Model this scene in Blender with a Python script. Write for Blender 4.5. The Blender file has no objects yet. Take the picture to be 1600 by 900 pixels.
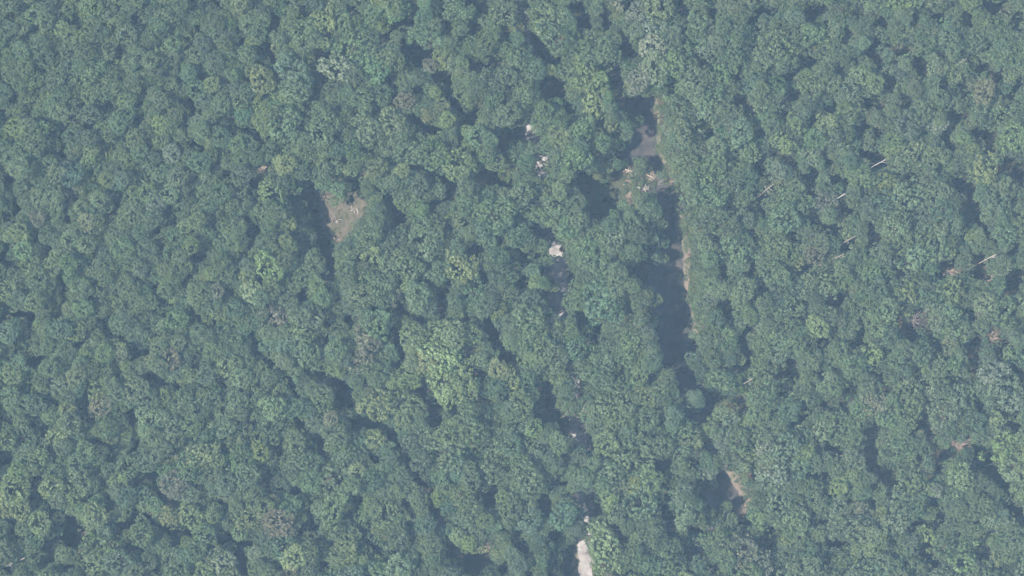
import bpy, math, random
import numpy as np
from mathutils import Vector, Matrix
R = math.radians
SC = bpy.context.scene
COL = SC.collection
rng = np.random.default_rng(11)
random.seed(11)

# ------------------------------------------------------------------ camera
D_CAM, THETA = 800.0, R(17.0)
LX, LY = 0.84, 0.54                       # horizontal direction in which tall things lean in the picture
_n = math.hypot(LX, LY); LX /= _n; LY /= _n
CAM = Vector((-LX*math.sin(THETA)*D_CAM, -LY*math.sin(THETA)*D_CAM, math.cos(THETA)*D_CAM))
fwd = (-CAM).normalized()
right = fwd.cross(Vector((0, 1, 0))).normalized()
upv = right.cross(fwd).normalized()
cam = bpy.data.cameras.new('camera'); camo = bpy.data.objects.new('camera', cam); COL.objects.link(camo)
camo.matrix_world = Matrix.Translation(CAM) @ Matrix((right, upv, -fwd)).transposed().to_4x4()
cam.sensor_width = 36.0; cam.lens = 36.0*D_CAM/240.0
cam.clip_start = 1.0; cam.clip_end = 6000.0
SC.camera = camo
M_PX = 240.0/1600.0

# ------------------------------------------------------------------ light
SUN_EL = R(50.0)
_a = math.atan2(0.36, 0.93)               # horizontal direction in which shadows fall
SUN = Vector((-math.cos(_a)*math.cos(SUN_EL), -math.sin(_a)*math.cos(SUN_EL), math.sin(SUN_EL)))   # towards the sun
w = bpy.data.worlds.new('World'); SC.world = w; w.use_nodes = True
sky = w.node_tree.nodes.new('ShaderNodeTexSky'); sky.sky_type = 'NISHITA'; sky.sun_disc = False
sky.sun_elevation = SUN_EL
sky.sun_rotation = math.atan2(SUN.x, SUN.y)
bg = w.node_tree.nodes['Background']; w.node_tree.links.new(sky.outputs[0], bg.inputs[0]); bg.inputs[1].default_value = 0.10
sl = bpy.data.lights.new('sun', 'SUN'); so = bpy.data.objects.new('sun', sl); COL.objects.link(so)
sl.energy = 5.0; sl.angle = R(0.5); sl.color = (1.0, 0.96, 0.90)
so.rotation_euler = SUN.to_track_quat('Z', 'Y').to_euler()
SC.view_settings.view_transform = 'Standard'; SC.view_settings.look = 'None'
SC.view_settings.exposure = 1.32; SC.view_settings.gamma = 1.0
try: SC.view_settings.use_curve_mapping = False
except Exception: pass
HAZE_DENSITY, HAZE_COLOR = 0.000166, (0.43, 0.70, 1.0)
SC.cycles.max_bounces = 6; SC.cycles.volume_bounces = 0; SC.cycles.diffuse_bounces = 3
SC.cycles.transmission_bounces = 4; SC.cycles.transparent_max_bounces = 6; SC.cycles.use_denoising = True

# ------------------------------------------------------------------ helpers
def ray(px, py):
    u = (px-800)/1600*36/cam.lens; v = -(py-450)/1600*36/cam.lens
    return fwd + right*u + upv*v
def at(px, py, z=0.0):
    d = ray(px, py); t = (z-CAM.z)/d.z
    return CAM + d*t
def link_mesh(name, V, F, mat, parent=None, smooth=False):
    me = bpy.data.meshes.new(name); me.from_pydata([tuple(map(float, v)) for v in V], [], [tuple(map(int, f)) for f in F])
    if mat: me.materials.append(mat)
    if smooth: me.polygons.foreach_set('use_smooth', [True]*len(me.polygons))
    o = bpy.data.objects.new(name, me); COL.objects.link(o)
    if parent: o.parent = parent
    return o
def tag(o, label=None, cat=None, group=None, kind=None):
    if label: o['label'] = label
    if cat: o['category'] = cat
    if group: o['group'] = group
    if kind: o['kind'] = kind
    return o
def empty(name, loc, rz=0.0):
    o = bpy.data.objects.new(name, None); COL.objects.link(o); o.location = loc; o.rotation_euler = (0, 0, rz)
    o.empty_display_size = 0.5
    return o
def tube(pts, rads, n=6):
    """vertices and faces of a tapering tube through pts"""
    V, F = [], []
    pts = [Vector(p) for p in pts]
    for i, p in enumerate(pts):
        t = (pts[min(i+1, len(pts)-1)]-pts[max(i-1, 0)]).normalized()
        a = t.orthogonal().normalized(); b = t.cross(a)
        for k in range(n):
            q = 2*math.pi*k/n
            V.append(p + (a*math.cos(q)+b*math.sin(q))*rads[i])
        if i:
            o = (i-1)*n
            for k in range(n):
                F.append((o+k, o+(k+1) % n, o+n+(k+1) % n, o+n+k))
    F.append(tuple(range(n-1, -1, -1))); o = (len(pts)-1)*n; F.append(tuple(range(o, o+n)))
    return V, F
def merge(parts):
    V, F = [], []
    for v, f in parts:
        o = len(V); V += list(v); F += [tuple(i+o for i in q) for q in f]
    return V, F
def seg_dist(x, y, pl):
    """distance (array) to a polyline [(x, y)] and the side sign is ignored"""
    best = np.full(np.shape(x), 1e9)
    for (ax, ay), (bx, by) in zip(pl[:-1], pl[1:]):
        dx, dy = bx-ax, by-ay; L = dx*dx+dy*dy
        t = np.clip(((x-ax)*dx+(y-ay)*dy)/L, 0, 1)
        best = np.minimum(best, np.hypot(x-(ax+t*dx), y-(ay+t*dy)))
    return best

# ------------------------------------------------------------------ materials
def mat_base(name):
    m = bpy.data.materials.new(name); m.use_nodes = True
    nt = m.node_tree; b = nt.nodes['Principled BSDF']
    return m, nt, b
def noise_mat(name, c1, c2, scale, rough=0.95, spec=0.2, detail=8, bump=0.0, c3=None, scale3=0.05, lo=0.35, hi=0.65):
    m, nt, b = mat_base(name); N = nt.nodes; L = nt.links
    tc = N.new('ShaderNodeTexCoord')
    n = N.new('ShaderNodeTexNoise'); n.inputs['Scale'].default_value = scale; n.inputs['Detail'].default_value = detail; n.inputs['Roughness'].default_value = 0.65
    L.new(tc.outputs['Object'], n.inputs['Vector'])
    r = N.new('ShaderNodeValToRGB'); r.color_ramp.elements[0].position = lo; r.color_ramp.elements[1].position = hi
    r.color_ramp.elements[0].color = (*c1, 1); r.color_ramp.elements[1].color = (*c2, 1)
    L.new(n.outputs['Fac'], r.inputs['Fac']); out = r.outputs['Color']
    if c3:
        n2 = N.new('ShaderNodeTexNoise'); n2.inputs['Scale'].default_value = scale3; n2.inputs['Detail'].default_value = 5
        L.new(tc.outputs['Object'], n2.inputs['Vector'])
        mp = N.new('ShaderNodeMapRange'); mp.inputs[1].default_value = 0.42; mp.inputs[2].default_value = 0.62
        L.new(n2.outputs['Fac'], mp.inputs[0])
        mx = N.new('ShaderNodeMix'); mx.data_type = 'RGBA'; L.new(mp.outputs[0], mx.inputs[0]); L.new(out, mx.inputs[6]); mx.inputs[7].default_value = (*c3, 1)
        out = mx.outputs[2]
    L.new(out, b.inputs['Base Color']); b.inputs['Roughness'].default_value = rough; b.inputs['Specular IOR Level'].default_value = spec
    if bump:
        bp = N.new('ShaderNodeBump'); bp.inputs['Strength'].default_value = bump; bp.inputs['Distance'].default_value = 0.15
        L.new(n.outputs['Fac'], bp.inputs['Height']); L.new(bp.outputs[0], b.inputs['Normal'])
    return m
M_FLOOR = noise_mat('leaf_litter', (0.035, 0.030, 0.020), (0.075, 0.060, 0.038), 0.9, bump=0.5, c3=(0.030, 0.050, 0.018), scale3=0.08)
M_GRAVEL = noise_mat('road_gravel', (0.22, 0.215, 0.213), (0.32, 0.314, 0.312), 2.2, c3=(0.17, 0.158, 0.155), scale3=0.35)
M_VERGE = noise_mat('verge_sand', (0.13, 0.105, 0.088), (0.22, 0.185, 0.16), 1.2, c3=(0.09, 0.10, 0.055), scale3=0.4)
M_SAND = noise_mat('bank_sand', (0.075, 0.062, 0.05), (0.155, 0.122, 0.10), 1.4, c3=(0.06, 0.068, 0.038), scale3=0.5)
M_SOIL = noise_mat('bare_soil', (0.09, 0.07, 0.058), (0.23, 0.18, 0.155), 1.8, c3=(0.07, 0.065, 0.042), scale3=0.9)
M_DRY = noise_mat('dry_grass_turf', (0.072, 0.066, 0.050), (0.122, 0.104, 0.084), 1.1, c3=(0.068, 0.070, 0.046), scale3=0.3)
M_BED = noise_mat('stream_gravel', (0.06, 0.056, 0.052), (0.105, 0.096, 0.088), 0.8, c3=(0.07, 0.06, 0.054), scale3=0.2)
M_BARK = noise_mat('bark', (0.05, 0.042, 0.034), (0.11, 0.095, 0.08), 2.5)
M_DEAD = noise_mat('bleached_wood', (0.22, 0.205, 0.19), (0.36, 0.345, 0.33), 2.0)
M_TWIG = noise_mat('dry_twigs', (0.15, 0.12, 0.11), (0.25, 0.21, 0.195), 2.0)
M_LOG = noise_mat('weathered_log', (0.17, 0.145, 0.115), (0.30, 0.265, 0.215), 2.0)
M_STONE = noise_mat('pale_stone', (0.36, 0.32, 0.28), (0.55, 0.50, 0.45), 2.0)
mw, nt, b = mat_base('creek_water')
tc = nt.nodes.new('ShaderNodeTexCoord'); n1 = nt.nodes.new('ShaderNodeTexNoise'); n1.inputs['Scale'].default_value = 0.35; n1.inputs['Detail'].default_value = 9; n1.inputs['Roughness'].default_value = 0.7
nt.links.new(tc.outputs['Object'], n1.inputs['Vector'])
rp = nt.nodes.new('ShaderNodeValToRGB'); rp.color_ramp.elements[0].position = 0.4; rp.color_ramp.elements[1].position = 0.62
rp.color_ramp.elements[0].color = (0.030, 0.030, 0.029, 1); rp.color_ramp.elements[1].color = (0.068, 0.062, 0.058, 1)
nt.links.new(n1.outputs['Fac'], rp.inputs['Fac']); nt.links.new(rp.outputs['Color'], b.inputs['Base Color'])
b.inputs['Roughness'].default_value = 0.12; b.inputs['IOR'].default_value = 1.33
n2 = nt.nodes.new('ShaderNodeTexNoise'); n2.inputs['Scale'].default_value = 1.5; nt.links.new(tc.outputs['Object'], n2.inputs['Vector'])
bp = nt.nodes.new('ShaderNodeBump'); bp.inputs['Strength'].default_value = 0.15; bp.inputs['Distance'].default_value = 0.05
nt.links.new(n2.outputs['Fac'], bp.inputs['Height']); nt.links.new(bp.outputs[0], b.inputs['Normal'])
M_WATER = mw

def foliage_mat(name, fixed=None):
    m, nt, b = mat_base(name); N = nt.nodes; L = nt.links
    lf = N.new('ShaderNodeAttribute'); lf.attribute_name = 'leaf'
    if fixed:
        src = N.new('ShaderNodeRGB'); src.outputs[0].default_value = (*fixed, 1); tint = src.outputs[0]
    else:
        at_ = N.new('ShaderNodeAttribute'); at_.attribute_type = 'INSTANCER'; at_.attribute_name = 'tint'; tint = at_.outputs['Color']
    mr = N.new('ShaderNodeMapRange'); mr.inputs[3].default_value = 0.55; mr.inputs[4].default_value = 1.45
    L.new(lf.outputs['Fac'], mr.inputs[0])
    vm = N.new('ShaderNodeVectorMath'); vm.operation = 'SCALE'; L.new(tint, vm.inputs[0]); L.new(mr.outputs[0], vm.inputs['Scale'])
    col = vm.outputs[0]
    L.new(col, b.inputs['Base Color']); b.inputs['Roughness'].default_value = 0.5; b.inputs['Specular IOR Level'].default_value = 0.28
    tr = N.new('ShaderNodeBsdfTranslucent'); hv = N.new('ShaderNodeVectorMath'); hv.operation = 'MULTIPLY'; hv.inputs[1].default_value = (1.2, 1.25, 0.6)
    L.new(col, hv.inputs[0]); L.new(hv.outputs[0], tr.inputs['Color'])
    mx = N.new('ShaderNodeMixShader'); mx.inputs[0].default_value = 0.34
    L.new(b.outputs[0], mx.inputs[1]); L.new(tr.outputs[0], mx.inputs[2]); L.new(mx.outputs[0], N['Material Output'].inputs['Surface'])
    return m
M_LEAF = foliage_mat('foliage')
M_BLOSSOM = foliage_mat('blossom', (0.30, 0.31, 0.27))

# ------------------------------------------------------------------ layout read off the photograph: where things stand (1600 x 900 grid, 0.15 m a step)
def trip(s, k=3):
    v = [float(x) for x in s.replace(',', ' ').split()]
    return [tuple(v[i:i+k]) for i in range(0, len(v), k)]
GAPS = trip('''
209 30 11 310 47 11 370 45 8 377 67 11 117 28 7 30 27 5 75 52 6 44 62 8 180 80 9 195 85 6 85 83 8 317 117 10 347 127 10 385 122 10 3 122 8 100 197 11 137 197 10 165 172 8 172 160 7
295 163 13 303 176 7 5 173 10 217 190 9 70 190 8 360 185 8 389 203 11 300 220 10 339 5 8 272 150 6 225 147 7 25 150 7 257 145 6
550 13 8 475 28 7 428 40 9 640 8 9 640 28 9 640 38 8 615 41 8 691 22 9 699 38 6 737 5 12 752 12 14 742 42 10 740 53 7 600 58 9 605 64 6 635 80 11 650 80 14 665 82 11 655 100 11 632 65 8
735 102 8 750 104 11 770 101 9 780 98 6 682 120 9 697 118 9 700 135 8 705 150 10 712 163 9 725 183 10 737 186 9 742 170 5 650 145 11 657 142 8 615 152 7 615 163 6 510 88 9 497 88 8 503 120 7
497 140 9 503 130 5 422 85 8 432 97 7 417 75 5 531 168 8 475 165 6 607 126 8 557 183 8 646 186 8 675 200 11 662 197 8 687 206 7 782 220 9 797 212 7 412 150 7 787 152 7 790 52 8 589 172 6 512 58 8 405 218 6
905 15 14 910 32 13 918 42 7 947 20 9 947 38 8 985 10 9 977 12 6 835 62 12 842 80 13 852 90 10 825 50 8 872 97 9 857 132 15 872 135 14 855 147 12 880 147 9 892 170 9 980 62 9 977 78 10 990 85 8 972 72 6
962 112 9 965 130 11 967 148 11 975 162 11 990 162 12 1005 160 12 1015 155 9 1000 175 10 950 110 7 935 185 10 925 177 8 940 195 8 1070 18 12 1112 18 10 1115 30 6 1175 33 11 1180 50 7 1180 70 7 1190 15 8
1100 100 8 1122 98 7 1155 120 8 1195 110 8 1152 157 10 1165 148 8 1167 168 10 1175 180 7 1090 195 9 1110 205 10 1102 215 7 1190 208 8 822 212 14 810 205 9 837 217 10 820 10 8 805 170 6 820 30 7
1210 18 9 1275 17 12 1262 22 9 1288 14 7 1270 32 6 1290 38 7 1340 22 9 1372 32 11 1382 42 6 1325 55 9 1319 67 8 1442 12 6 1430 30 6 1412 42 5 1470 27 9 1457 25 7 1485 10 6 1510 27 10 1517 40 6 1542 8 11
1562 12 11 1570 5 8 1590 27 12 1587 42 8 1545 72 6 1247 78 9 1262 100 11 1275 98 8 1242 112 8 1227 120 8 1312 110 8 1360 82 12 1370 95 9 1372 107 6 1372 67 8 1390 73 8 1415 75 9 1405 85 9 1397 97 8
1440 100 11 1432 95 9 1440 115 11 1392 127 11 1392 137 8 1337 97 6 1470 85 7 1540 105 9 1525 112 9 1557 122 12 1565 115 8 1507 140 10 1500 135 7 1580 150 9 1585 137 8 1592 130 7 1360 160 13 1347 162 9
1375 165 9 1417 160 10 1410 175 8 1247 148 8 1232 155 6 1230 178 9 1295 172 9 1307 170 6 1270 185 10 1267 197 6 1350 195 11 1340 205 9 1372 207 11 1487 180 13 1505 182 9 1485 198 13 1477 212 11 1537 212 15
1525 208 10 1550 208 10 1477 135 8 1412 148 6 1222 208 8 1440 210 8
95 237 8 100 247 6 122 252 6 15 280 11 10 290 7 105 292 6 115 310 10 22 305 6 30 327 8 22 332 6 107 347 9 105 340 7 180 302 6 185 320 5 55 375 7 75 390 11 75 397 8 10 387 11 5 400 10 15 412 9 260 322 7
260 340 7 247 362 8 147 400 7 312 405 9 300 400 6 150 442 10 300 432 7 297 230 7 315 232 7 392 285 9 395 292 7 395 350 11 392 367 9 385 340 6 390 385 7 377 397 6 292 262 6 245 442 8 170 335 6 180 338 6
405 287 8 402 300 7 485 302 12 495 312 13 505 322 13 490 330 13 510 332 8 502 342 9 512 360 12 507 372 12 515 380 11 512 397 11 514 410 9 515 422 9 515 435 8 470 307 8 402 360 7 547 282 9 552 292 8 547 307 8
550 317 6 560 275 6 607 305 9 605 315 10 612 325 9 620 335 9 625 345 10 631 338 7 587 297 6 560 402 8 610 257 7 657 261 6 642 260 5 672 272 8 695 280 9 710 277 7 705 297 9 705 305 9 697 310 7 755 272 12
747 280 9 767 282 12 785 285 10 797 286 8 677 317 8 675 332 8 746 391 11 737 390 6 705 367 7 750 432 10 757 440 7 407 435 8 780 375 8 780 230 7 790 230 7 537 252 8 580 235 8 487 282 6 667 435 6 700 442 7
842 270 8 852 272 8 905 275 11 917 282 13 910 295 12 932 295 15 950 297 14 960 282 9 930 312 14 950 315 13 962 302 9 940 330 13 960 325 7 925 332 9 927 337 8 1032 295 10 1045 290 11 1032 310 9 1047 310 13
1050 325 11 1040 322 8 1060 307 7 1050 340 9 1050 352 8 1042 362 8 1052 365 6 847 365 9 860 365 8 837 355 8 872 417 10 882 412 8 850 425 10 867 432 12 885 432 12 895 432 7 820 437 8 812 442 7 972 415 7
997 425 13 1012 415 11 1025 425 13 1040 422 12 1012 437 13 1032 440 14 1052 437 10 1057 427 6 982 432 8 975 440 8 1150 245 7 1185 255 10 1190 270 9 1190 247 8 1182 310 9 1190 300 8 1142 317 8 1172 365 9
1190 332 8 1185 372 6 1122 372 7 1125 392 6 1125 407 7 1132 422 7 1132 437 7 1112 367 7 1175 422 10 1165 432 7 1080 372 6 1025 392 5
1202 282 6 1207 240 9 1227 247 8 1242 257 7 1272 270 10 1257 275 7 1267 292 8 1265 305 7 1285 240 6 1295 255 6 1310 282 9 1320 287 7 1300 277 6 1345 242 9 1360 242 10 1375 245 9 1365 262 8 1382 260 8
1417 277 8 1430 280 8 1470 265 6 1487 230 10 1492 280 10 1505 287 13 1515 297 12 1500 295 9 1507 325 11 1520 330 13 1522 322 10 1525 340 9 1537 352 8 1545 235 10 1575 255 13 1590 255 12 1585 270 11
1597 270 10 1595 285 9 1562 262 8 1552 280 6 1585 312 7 1312 320 6 1327 332 9 1337 335 7 1312 332 6 1275 347 10 1292 355 9 1305 362 9 1302 352 7 1362 352 9 1365 365 9 1360 377 10 1372 375 8 1357 385 7
1325 382 9 1315 387 9 1332 375 6 1237 370 8 1245 375 6 1260 422 9 1265 415 7 1250 425 7 1405 420 10 1410 430 8 1337 430 7 1297 420 7 1532 400 8 1532 417 10 1535 430 10 1522 430 7 1475 415 9 1487 407 8
1465 430 8 1500 425 6 1580 395 9 1587 387 7 1577 440 10 1590 425 9 1592 442 8 1430 362 5 1500 370 6 1545 370 6 1587 337 6
6 477 10 5 497 10 25 492 10 40 492 9 50 492 8 47 507 9 90 495 10 80 490 7 100 455 7 140 465 7 155 467 6 172 522 11 187 530 8 162 512 6 120 540 9 130 532 6 60 562 12 47 562 8 72 557 7 55 580 8 242 487 8
310 497 9 300 485 6 257 472 6 227 550 9 210 550 6 230 587 13 242 590 8 275 602 9 282 605 8 255 597 6 20 602 7 45 607 6 135 597 9 135 610 7 136 625 7 135 645 9 140 657 8 150 650 6 185 642 8 205 642 8
210 657 10 200 662 6 90 630 9 85 635 6 72 667 8 5 657 7 277 652 8 332 655 7 337 600 7 350 605 6 310 570 8 335 567 7 395 547 7 392 522 8 390 620 7 390 662 8 360 457 8 187 590 7 172 495 6 337 502 6 382 482 6
402 550 8 401 535 6 472 460 9 477 467 5 547 505 9 542 497 6 527 467 6 507 482 6 510 510 6 622 480 9 635 487 7 620 525 9 622 537 9 615 515 6 657 502 8 662 520 6 690 462 9 690 482 8 692 497 7 730 497 8
762 505 10 772 520 12 775 535 9 760 515 7 790 555 10 797 560 8 782 560 6 735 547 8 720 545 6 730 565 8 745 582 8 755 585 8 720 587 6 447 592 7 455 602 8 462 612 7 480 580 7 500 585 8 507 590 6 522 597 10
535 602 11 542 612 10 530 610 8 545 622 9 550 632 7 525 630 6 535 635 7 560 660 12 575 662 11 590 662 9 550 665 8 607 670 7 662 612 11 660 600 7 672 612 6 670 640 11 677 637 8 710 637 11 697 635 6 710 645 8
630 557 7 617 570 7 605 610 6 570 602 6 510 532 6 420 570 7 415 562 6 462 657 7 472 667 9 752 622 7 790 622 6 687 657 7 675 660 7 582 545 5
850 460 10 867 465 10 880 457 9 872 482 12 880 495 8 862 480 7 905 487 9 907 505 8 922 502 8 935 510 9 930 520 7 930 532 6 992 457 6 985 492 6 1025 465 8 1040 457 13 1057 457 13 1050 475 16 1065 482 12
1037 485 14 1022 485 9 1045 500 16 1065 502 12 1037 515 12 1050 522 14 1040 535 14 1062 535 15 1077 537 12 1087 542 7 1042 552 14 1057 555 14 1067 552 8 1035 565 8 1050 567 10 1065 567 8 1017 582 8
1017 595 6 1067 590 11 1075 585 9 1077 602 11 1065 605 8 1095 605 9 1090 595 6 1110 620 12 1125 622 10 1137 625 10 1155 625 11 1162 635 6 1110 635 8 1112 650 6 1097 640 6 1135 475 12 1137 492 11 1125 482 8
1142 505 8 1167 515 8 1177 510 6 1160 532 9 1162 547 9 1170 557 8 1125 560 7 1155 575 9 1167 572 9 1147 577 6 852 595 10 845 605 8 857 620 13 847 630 13 865 632 11 842 647 8 857 650 14 875 655 13 887 657 12
900 662 11 882 667 11 907 670 9 907 615 6 902 620 5 807 560 7 805 610 7 970 575 7 1192 452 7 1075 637 6 1077 650 6 1095 657 7
1315 465 10 1322 460 7 1295 472 10 1305 477 9 1260 472 7 1255 497 8 1255 507 7 1347 517 7 1340 532 9 1327 537 8 1350 537 7 1347 505 4 1285 532 8 1270 542 8 1285 540 8 1305 522 6 1225 572 14 1237 580 12
1237 565 10 1220 585 10 1240 592 7 1282 585 8 1305 575 6 1332 602 9 1325 615 12 1317 625 9 1335 615 7 1320 640 7 1292 632 9 1285 635 6 1265 642 7 1250 657 8 1237 665 9 1260 648 6 1220 615 6 1385 610 9
1370 585 7 1377 590 5 1400 502 9 1410 515 10 1425 527 11 1440 507 7 1452 522 9 1462 535 9 1470 547 7 1517 492 11 1517 502 10 1515 537 11 1525 532 11 1517 555 13 1525 565 11 1522 577 8 1480 595 9 1492 595 8
1505 595 6 1575 455 10 1585 455 8 1570 535 8 1560 550 7 1582 572 9 1592 582 10 1597 600 8 1575 635 9 1565 640 6 1590 642 7 1590 667 10 1575 667 7 1532 635 8 1522 627 5 1450 635 9 1457 627 6 1445 650 8
1447 662 9 1435 667 8 1425 670 6 1360 670 9 1372 667 7 1430 580 5 1362 582 5
67 682 8 80 702 7 80 715 5 147 690 11 157 692 7 137 687 7 172 702 8 215 690 9 212 702 8 207 707 6 5 722 9 15 720 9 55 750 10 62 745 7 52 762 9 55 777 9 45 782 6 72 787 9 82 797 10 92 797 6 105 810 9
115 810 10 110 825 13 125 825 11 117 840 13 100 835 9 132 835 7 107 850 10 125 847 8 85 820 6 85 842 8 22 815 6 20 825 7 20 835 5 142 745 6 135 775 7 150 772 6 205 760 9 217 750 9 230 745 9 242 740 8
240 752 8 172 787 8 172 797 9 250 770 8 257 780 10 267 787 11 275 792 7 280 785 5 232 807 10 240 815 8 225 805 7 207 795 8 210 807 7 185 822 9 197 820 9 210 825 7 185 832 8 210 845 8 200 857 8 215 857 7
225 862 7 255 827 9 270 825 10 287 830 9 297 835 8 265 835 6 340 785 9 350 787 8 332 782 6 355 795 6 342 837 9 357 835 10 350 847 8 370 850 8 372 865 14 380 880 12 385 850 8 395 847 7 382 892 10 7 887 7
15 895 9 100 887 7 108 885 8 130 880 9 135 890 8 245 892 8 305 757 6 310 770 5 350 685 6
497 685 11 500 697 7 505 710 7 435 700 8 420 737 6 612 682 10 620 695 6 627 707 5 637 720 7 650 737 6 652 752 10 662 757 10 670 767 6 677 785 8 682 797 10 690 807 8 690 820 6 745 700 7 735 697 5 765 782 12
760 775 8 772 772 7 765 790 9 772 757 6 460 767 8 472 770 7 437 765 6 482 800 7 492 822 9 472 835 8 562 782 8 550 802 7 572 825 8 570 835 7 585 855 10 595 857 10 595 850 6 632 790 8 620 860 6 647 842 6
700 852 8 700 865 8 712 865 9 735 872 11 735 885 14 750 880 13 760 875 9 745 892 11 785 885 11 787 892 8 507 882 7 415 755 7 585 712 6 592 722 5 795 762 5 515 847 6 540 880 6
892 677 9 907 685 9 917 690 10 920 702 7 885 712 7 1107 700 10 1115 707 7 1100 690 7 1017 722 10 1030 727 11 1042 727 8 1050 722 6 1035 737 6 900 775 8 912 775 11 925 775 8 915 787 10 930 790 10 935 802 9
920 802 6 852 782 10 850 795 10 857 802 6 867 755 7 882 755 6 1132 747 10 1132 760 9 1095 772 10 1110 772 13 1122 775 12 1112 787 11 1152 777 8 1177 742 11 1175 735 8 1042 800 12 1047 812 12 1035 810 8
1050 825 9 1047 835 9 960 827 9 967 835 8 972 845 7 972 860 6 865 837 11 872 835 7 807 840 7 817 855 11 822 862 8 885 882 8 895 882 9 892 892 10 905 890 7 827 897 8 1082 865 12 1075 860 9 1095 860 10
1075 872 8 1080 830 9 1090 827 7 1165 820 10 1157 815 7 1115 887 7 1150 890 7 1190 847 9 1195 835 8 1042 770 6 1082 722 8 1092 730 5
1360 685 12 1355 700 11 1365 707 10 1360 722 12 1375 735 12 1390 735 12 1385 750 11 1395 742 9 1362 762 8 1292 700 8 1310 707 9 1310 717 6 1267 742 9 1280 747 11 1290 742 9 1297 765 6 1295 772 7 1252 775 6
1327 785 9 1365 787 8 1362 807 6 1457 682 9 1462 712 9 1475 710 11 1487 710 11 1467 725 9 1465 735 8 1450 747 7 1525 712 10 1530 702 11 1540 720 13 1532 732 11 1545 735 14 1557 740 11 1560 752 9 1570 757 8
1577 772 8 1577 782 7 1572 790 5 1590 800 10 1595 810 9 1457 785 9 1470 805 10 1462 815 8 1432 820 11 1422 827 7 1442 815 6 1440 862 9 1450 860 9 1450 872 7 1460 882 9 1540 860 9 1537 872 9 1530 855 7
1547 832 7 1527 817 6 1205 830 9 1207 850 9 1202 870 8 1292 847 7 1307 852 8 1325 850 6 1292 875 7 1397 845 8 1282 815 7 1292 817 6 1347 875 7 1215 895 8 1562 890 7 1495 837 6 1542 775 5
''')
LIT = trip('''
867 391 11 876 391 7 848 248 8 842 252 6 827 199 4 901 597 4 916 813 5 922 832 4  912 858 6 915 872 9 920 888 8 922 905 9 905 866 6
555 303 5 568 320 6 572 334 5 560 341 6 545 346 7 528 352 7 514 350 5 540 364 6 535 373 5 526 379 4 562 312 6 563 328 8 550 335 8 535 340 8 522 345 7 540 352 8 530 365 7 522 330 5 531 375 4
1026 160 4 1029 175 4 1030 190 3 1030 210 4 1032 230 5 1036 248 5 1042 265 5 1065 338 5 1070 350 5 1071 380 4 1073 395 4 1073 410 4 1074 430 4 1077 450 4 1080 470 3 1083 490 4 1086 510 5 1075 518 4
1000 205 8 1010 222 10 1005 238 10 1022 235 8 985 240 6 1056 386 6 985 265 7 978 276 5 990 293 8 1000 288 6 1012 297 5 985 316 6 985 305 5 1012 274 5 1022 279 5
1150 745 4 1150 762 8 1143 775 7 1160 797 9 1172 782 5 1168 770 4 1135 735 6
412 264 7 406 268 4 571 271 5 520 281 6 508 300 4 510 308 4 562 637 4 135 830 4 136 850 3 124 864 3 762 855 6 722 868 3 1504 697 6 1490 692 4 1513 685 4 1555 517 7 1550 533 5 1548 437 6 1485 425 7 1110 830 5
''')
TONES = {'m': (0.077, 0.118, 0.056), 'b': (0.106, 0.148, 0.060), 'y': (0.138, 0.184, 0.060), 'd': (0.063, 0.103, 0.056),
         'p': (0.122, 0.152, 0.100), 'k': (0.110, 0.118, 0.072), 'v': (0.092, 0.130, 0.070), 'g': (0.122, 0.164, 0.070)}
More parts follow.
